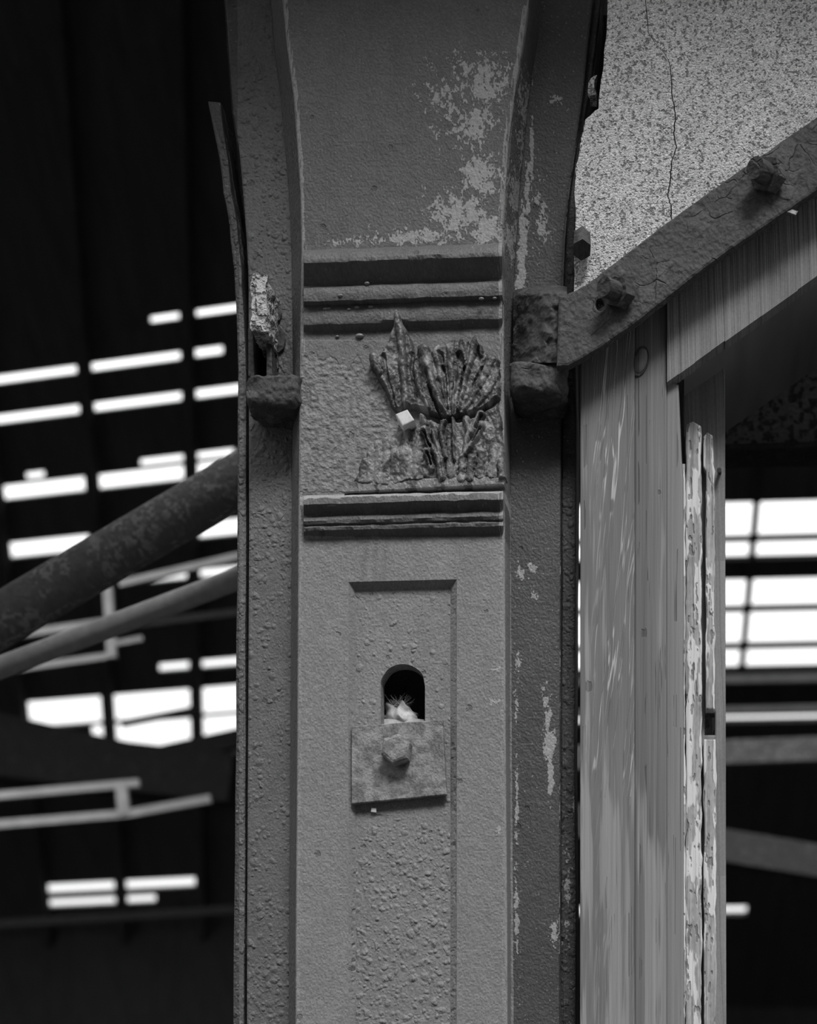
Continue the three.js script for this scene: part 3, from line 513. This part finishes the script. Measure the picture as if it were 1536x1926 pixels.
// ───────────────────────── things fixed to the column ─────────────────────────
{
  const p = thing('bolted_plate', 'square iron plate with one large bolt, set across the recessed panel', 'plate', W(745, 1512, -0.004));
  const plateTex = surface(320, 320, W(650, 0).x, W(757, 1530).y, W(850, 0).x, W(757, 1340).y, (x, y) => { const px = x / S, py = y / S, b = fbm(px / 16, py / 13, 541, 5), n = fbm(px / 3, py / 3, 542, 3); return [0.12 + 0.12 * sm(0.3, 0.7, b) + 0.15 * (n - 0.5), 0.5 * n + 0.5 * b]; });
  const PL = mat(plateTex, 0.6, 0.0012);
  part(p, 'plate', rough(plate([[661, 1512], [840, 1494], [838, 1460], [832, 1353], [661, 1366]], 0.0015, 0.0075, { bevel: 0.0012 }), 0.0006, 200, 3), PL);
  const hx = []; for (let k = 0; k < 6; k++) { const t = k / 6 * 6.283 + 0.35; hx.push([743 + 30 * Math.cos(t), 1407 - 29 * Math.sin(t)]); }
  part(p, 'bolt_head', rough(plate(hx, 0.021, 0.021, { bevel: 0.004 }), 0.0015, 160, 9), PL);
  const chip = thing('paint_chip', 'tiny pale chip stuck below the square plate', 'chip', W(702, 1528, -0.009));
  part(chip, 'chip', plate([[697, 1527], [707, 1528], [707, 1520], [698, 1519]], -0.005, 0.004, { bevel: 0.0006 }), grey(0.6));

  const s = thing('bracket_stub', 'broken pale-topped iron stub standing up from the empty lug', 'bracket', W(487, 704, -0.03));
  const bx = W(473, 600, 0.01).x, bx2 = W(501, 600, 0.01).x;
  const CRUST = mat(surface(128, 256, 0, 0, 0.06, 0.12, (x, y) => { const px = x / S, py = y / S, n = fbm(px / 5, py / 5, 561, 4), p = sm(0.52, 0.62, fbm(px / 9, py / 11, 562, 3)); return [lerp(0.34 + 0.2 * n, 0.1, 0.8 * p), n - 0.6 * p]; }), 0.95, 0.004);
  part(s, 'bar', rough(cellBox(bx, W(487, 622, 0.01).y, -0.052, bx2, W(487, 516, 0.01).y, 0.01, 0.004), 0.0045, 140, 21), CRUST, 'crusted pale stub end');
  for (const [x0, x1] of [[467, 476], [503, 511]]) part(s, 'cheek', rough(plate([[x0 - 2, 708], [x1 + 1, 708], [x1, 612], [x0, 618]], -0.022, 0.03, { bevel: 0.001 }), 0.003, 100, x0), RUST);

  // downy litter in the arched slot
  const d = thing('nest_litter', 'pale downy litter lodged in the arched slot', 'litter', W(755, 1372, -0.05));
  const g = new THREE.SphereGeometry(1, 40, 28); g.scale(0.021, 0.022, 0.016); const c = W(752, 1352, -0.05); g.translate(c.x, c.y, c.z);
  const FL = mat(surface(128, 128, 0, 0, 0.06, 0.06, (x, y) => [0.38 + 0.3 * fbm(x * 260, y * 260, 551, 4), 0], false), 1);
  part(d, 'clump', rough(g, 0.012, 160, 33), FL);
  const fib = []; for (let k = 0; k < 60; k++) { const a = hash(k, 1) * 6.283, up = 0.3 + hash(k, 2), st = c.clone().add(v3(0.015 * (hash(k, 3) - 0.5), 0.013, 0.004 + 0.01 * (hash(k, 4) - 0.3))), e = st.clone().add(v3(0.014 * Math.cos(a), 0.014 * up, 0.007 * Math.sin(a))); fib.push(between(st, e, 0.0004, 0.0002, 5)); }
  const fm = part(d, 'fibres', fib, FL); fm.userData.kind = 'stuff';
  part(d, 'bed', rough(cellBox(W(712, 1400, -0.05).x, W(757, 1392, -0.05).y, -0.09, W(803, 1400, -0.05).x, W(757, 1362, -0.05).y, -0.032, 0.006), 0.004, 90, 4), FL);
}
{ // slanting strap with its shoe on the lug
  const st = thing('iron_strap', 'flaking iron strap slanting up from its shoe on the column lug', 'strap', W(1010, 680, 0));
  const hole = []; for (let k = 0; k < 12; k++) { const t = k / 12 * 6.283; hole.push([1128 + 8 * Math.cos(t), 572 - 11 * Math.sin(t)]); }
  const top = [[2000, -106], [1640, 146], [1515, 233], [1460, 271], [1363, 338], [1266, 408], [1185, 470], [1120, 520], [1083, 545], [1050, 556]], bot = [[1046, 688], [1068, 688], [1130, 652], [1200, 603], [1272, 545], [1363, 475], [1427, 433], [1497, 384], [1640, 286], [2000, 37]];
  const dense = (p) => p.flatMap((a, k) => k + 1 < p.length ? [0, 1, 2, 3, 4, 5].map((q) => { const b = p[k + 1], t = q / 6; const x = lerp(a[0], b[0], t), y = lerp(a[1], b[1], t); return [x, y + 3 * (fbm(x / 14, y / 14, 601, 2) - 0.5)]; }) : [a]);
  part(st, 'bar', plate([...dense(bot), ...dense(top)], 0.032, 0.014, { holes: [hole], bevel: 0.003 }), RUST);
  { // shoe: rounded hood
    const N = 34, M = 40, p = [], idx = [];
    for (let j = 0; j <= M; j++) for (let i = 0; i <= N; i++) { const u = i / N, t = j / M, py = lerp(546 - 10 * Math.sin(u * 2.4), 682, t), px = lerp(965, 1066, u), z = -0.05 + (0.074 - 0.01 * Math.abs(u - 0.6)) * Math.sin(Math.PI * (0.04 + 0.5 * u)) ** 0.7 * (0.35 + 0.65 * sm(-0.02, 0.1, t)) + 0.012 * (fbm(u * 6, t * 8, 611, 4) - 0.5), w = W(px, py, z); p.push(w.x, w.y, z); }
    for (let j = 0; j < M; j++) for (let i = 0; i < N; i++) { const a = j * (N + 1) + i, b = a + 1, c = a + N + 1, d = c + 1; idx.push(a, c, b, b, c, d); }
    const g = new THREE.BufferGeometry(); g.setAttribute('position', new THREE.Float32BufferAttribute(p, 3)); g.setIndex(idx); g.computeVertexNormals();
    part(st, 'shoe', g.toNonIndexed(), RUST);
  }
  const boltAt = (x, y, r) => {
    const b = W(x, y, 0.032), ax = v3(-0.72, -0.22, 1).normalize(), e = b.clone().addScaledVector(ax, 0.016), q = new THREE.Quaternion().setFromUnitVectors(v3(0, 1, 0), ax);
    const nut = new THREE.CylinderGeometry(r * 0.95, r, 0.016, 6, 1); nut.rotateY(0.5); nut.translate(0, 0.008, 0); nut.applyQuaternion(q); nut.translate(b.x, b.y, b.z);
    const bo = part(st, 'nut', rough(toCreasedNormals(nut, 0.4), 0.001, 200, x), RUST);
    part(bo, 'bolt_shank', between(b, b.clone().addScaledVector(ax, 0.038), r * 0.62, r * 0.58, 24), RUST);
  };
  boltAt(1172, 554, 0.0185); boltAt(1452, 334, 0.0205);
  part(st, 'paint_curl', plate([[1480, 398], [1496, 404], [1500, 397], [1490, 394]], 0.033, 0.003), PALERUST);
}
{ // stucco panel above the strap, in two pieces along the crack
  const wr = structure('wall_right', 'pale granular stucco wall panel with one long crack above the strap', W(1300, 560, -0.03));
  wr.userData.category = 'wall';
  const crack = [[1208, -70], [1219, 62], [1232, 82], [1247, 98], [1256, 112], [1260, 124], [1262, 150], [1264, 179], [1267, 200], [1270, 224], [1267, 250], [1272, 276], [1263, 305], [1260, 341], [1256, 366], [1261, 386], [1263, 415], [1262, 492]];
  const jag = crack.flatMap((a, k) => k + 1 < crack.length ? [0, 1, 2, 3].map((q) => { const b = crack[k + 1], t = q / 4; return [lerp(a[0], b[0], t) + (hash(k * 4 + q, 3) - 0.5) * 2.2, lerp(a[1], b[1], t)]; }) : [a]);
  const left = [[1142, -70], [1140, 66], [1133, 130], [1125, 204], [1112, 214], [1101, 226], [1095, 250], [1091, 271], [1084, 310], [1080, 350], [1083, 400], [1079, 470], [1079, 560], [1120, 586]];
  const wob = (p) => p.flatMap((a, k) => k + 1 < p.length ? [0, 1, 2, 3].map((q) => { const b = p[k + 1], t = q / 4; return [lerp(a[0], b[0], t) + (hash(k * 4 + q, 8) - 0.5) * 3, lerp(a[1], b[1], t)]; }) : [a]);
  const half = (y) => 0.7 + 0.5 * sm(60, 250, y);
  part(wr, 'stucco_coat', plate([...wob(left), ...jag.slice().reverse().map(([x, y]) => [x - half(y), y])], 0.012, 0.02, {}), STUCCO);
  part(wr, 'stucco_coat', plate([...jag.map(([x, y]) => [x + half(y), y]), [1400, 395], [1515, 315], [1640, 230], [2000, -20], [2000, -70]], 0.012, 0.02, {}), STUCCO);
  part(wr, 'backing', plate([[1146, -70], [1144, 66], [1137, 130], [1129, 204], [1112, 230], [1098, 271], [1092, 350], [1086, 560], [1120, 580], [1262, 486], [1400, 388], [1640, 224], [2000, -25], [2000, -70]], -0.009, 0.05), grey(0.1, 0.95));
}
{ // window frame
  const wf = thing('window_frame', 'weathered wooden window frame with slanted lintel and broken sash beads', 'window frame', W(1190, 2580, -0.05));
  const SB = 2590;
  part(wf, 'casing_board', plate([[1090, SB], [1193, SB], [1193, 560], [1130, 600], [1091, 640]], -0.012, 0.04, { bevel: 0.0015 }), TIMBER);
  part(wf, 'casing_board', plate([[1192.6, SB], [1253, SB], [1253, 520], [1192.6, 565]], -0.015, 0.037, { bevel: 0.0025 }), TIMBER);
  part(wf, 'casing_board', plate([[1251, SB], [1286, SB], [1285, 900], [1282, 860], [1276, 722], [1251, 716]], -0.02, 0.05, { bevel: 0.003 }), TIMBER);
  // lintel boards, each cut to the slant
  const xs = [1254, 1276, 1307, 1337, 1363, 1432, 1500, 1570, 1640, 1720, 1820, 1960], yb = (x) => lerp(718, 545, (x - 1255) / 245), yt = (x) => yb(x) - 190;
  for (let k = 0; k + 1 < xs.length; k++) { const o = (hash(k, 77) - 0.5) * 2.4; part(wf, 'lintel_board', plate([[xs[k] + 0.1, yb(xs[k]) + o], [xs[k + 1] - 0.1, yb(xs[k + 1]) + o], [xs[k + 1] - 0.1, yt(xs[k + 1])], [xs[k] + 0.1, yt(xs[k])]], -0.01 - 0.0004 * hash(k, 5), 0.02, {}), LINTEL); }
  part(wf, 'soffit', plate([[1286, yb(1286) - 3], [1960, yb(1960) - 3], [1960, yb(1960) - 150], [1286, yb(1286) - 150]], -0.031, 0.25), BOARDING);
  // plug over a bolt
  const pl = new THREE.SphereGeometry(1, 24, 12); pl.scale(0.0085, 0.0165, 0.006); const pc = W(1204, 680, -0.015); pl.rotateZ(-0.25); pl.translate(pc.x, pc.y, pc.z);
  part(wf, 'plug', pl, TIMBER);
  { const t = new THREE.TorusGeometry(0.0092, 0.0011, 8, 40); t.scale(1, 1.9, 1.4); t.rotateZ(-0.25); t.translate(pc.x, pc.y, pc.z + 0.0004); part(wf, 'plug_ring', t, RUST); }
  // jamb and sash beads
  const mortise = [[1325, 1382], [1344, 1382], [1344, 1340], [1334, 1335], [1325, 1341]];
  part(wf, 'jamb', plate([[1284, SB], [1367, SB], [1363, 640], [1284, 690]], -0.1, 0.03, { holes: [mortise], bevel: 0.002 }), mat(grainTex, 0.75, 0.0006));
  part(wf, 'mortise_back', plate(rectPx(1318, 1330, 1350, 1390), -0.124, 0.01), BARE);
  const splint = (x0, x1, y0, y1, s) => { const p = [], q = []; for (let y = y1; y > y0; y -= y > 1990 ? 80 : 14) { p.push([x1 + 2.6 * (fbm(y / 26, 1, s, 3) - 0.5) * 2, y]); q.push([x0 + 2 * (fbm(y / 30, 2, s, 3) - 0.5) * 2, y]); } return [p, q]; };
  { const [p, q] = splint(1289, 1319, 806, SB, 701); part(wf, 'sash_bead', plate([...q.slice(0, 1), ...p, [1318, 800], [1303, 791], [1290, 797], ...q.slice().reverse().slice(0, -1)], -0.066, 0.034, { bevel: 0.0025 }), BARE); }
  { const [p, q] = splint(1327, 1344, 884, 1334, 702); part(wf, 'sash_bead', plate([...q.slice(0, 1), ...p, [1343, 878], [1340, 818], [1330, 812], [1321, 822], [1322, 876], ...q.slice().reverse().slice(0, -1)], -0.082, 0.018, { bevel: 0.002 }), BARE); }
  { const [p, q] = splint(1323, 1346, 1386, SB, 703); part(wf, 'sash_bead', plate([...q.slice(0, 1), ...p, ...q.slice().reverse().slice(0, -1)], -0.08, 0.02, { bevel: 0.002 }), BARE); }
  { const [p, q] = splint(1282, 1289, 870, SB, 705); part(wf, 'sash_bead', plate([...q.slice(0, 1), ...p, ...q.slice().reverse().slice(0, -1)], -0.055, 0.04, { bevel: 0.001 }), BARE); }
  part(wf, 'nail', between(W(1353, 890, -0.1), W(1352, 884, -0.085), 0.0022, 0.003, 10), RUST);
}
scene.traverse((o) => { if (o.isMesh) o.castShadow = o.receiveShadow = true; });
renderer.render(scene, camera);
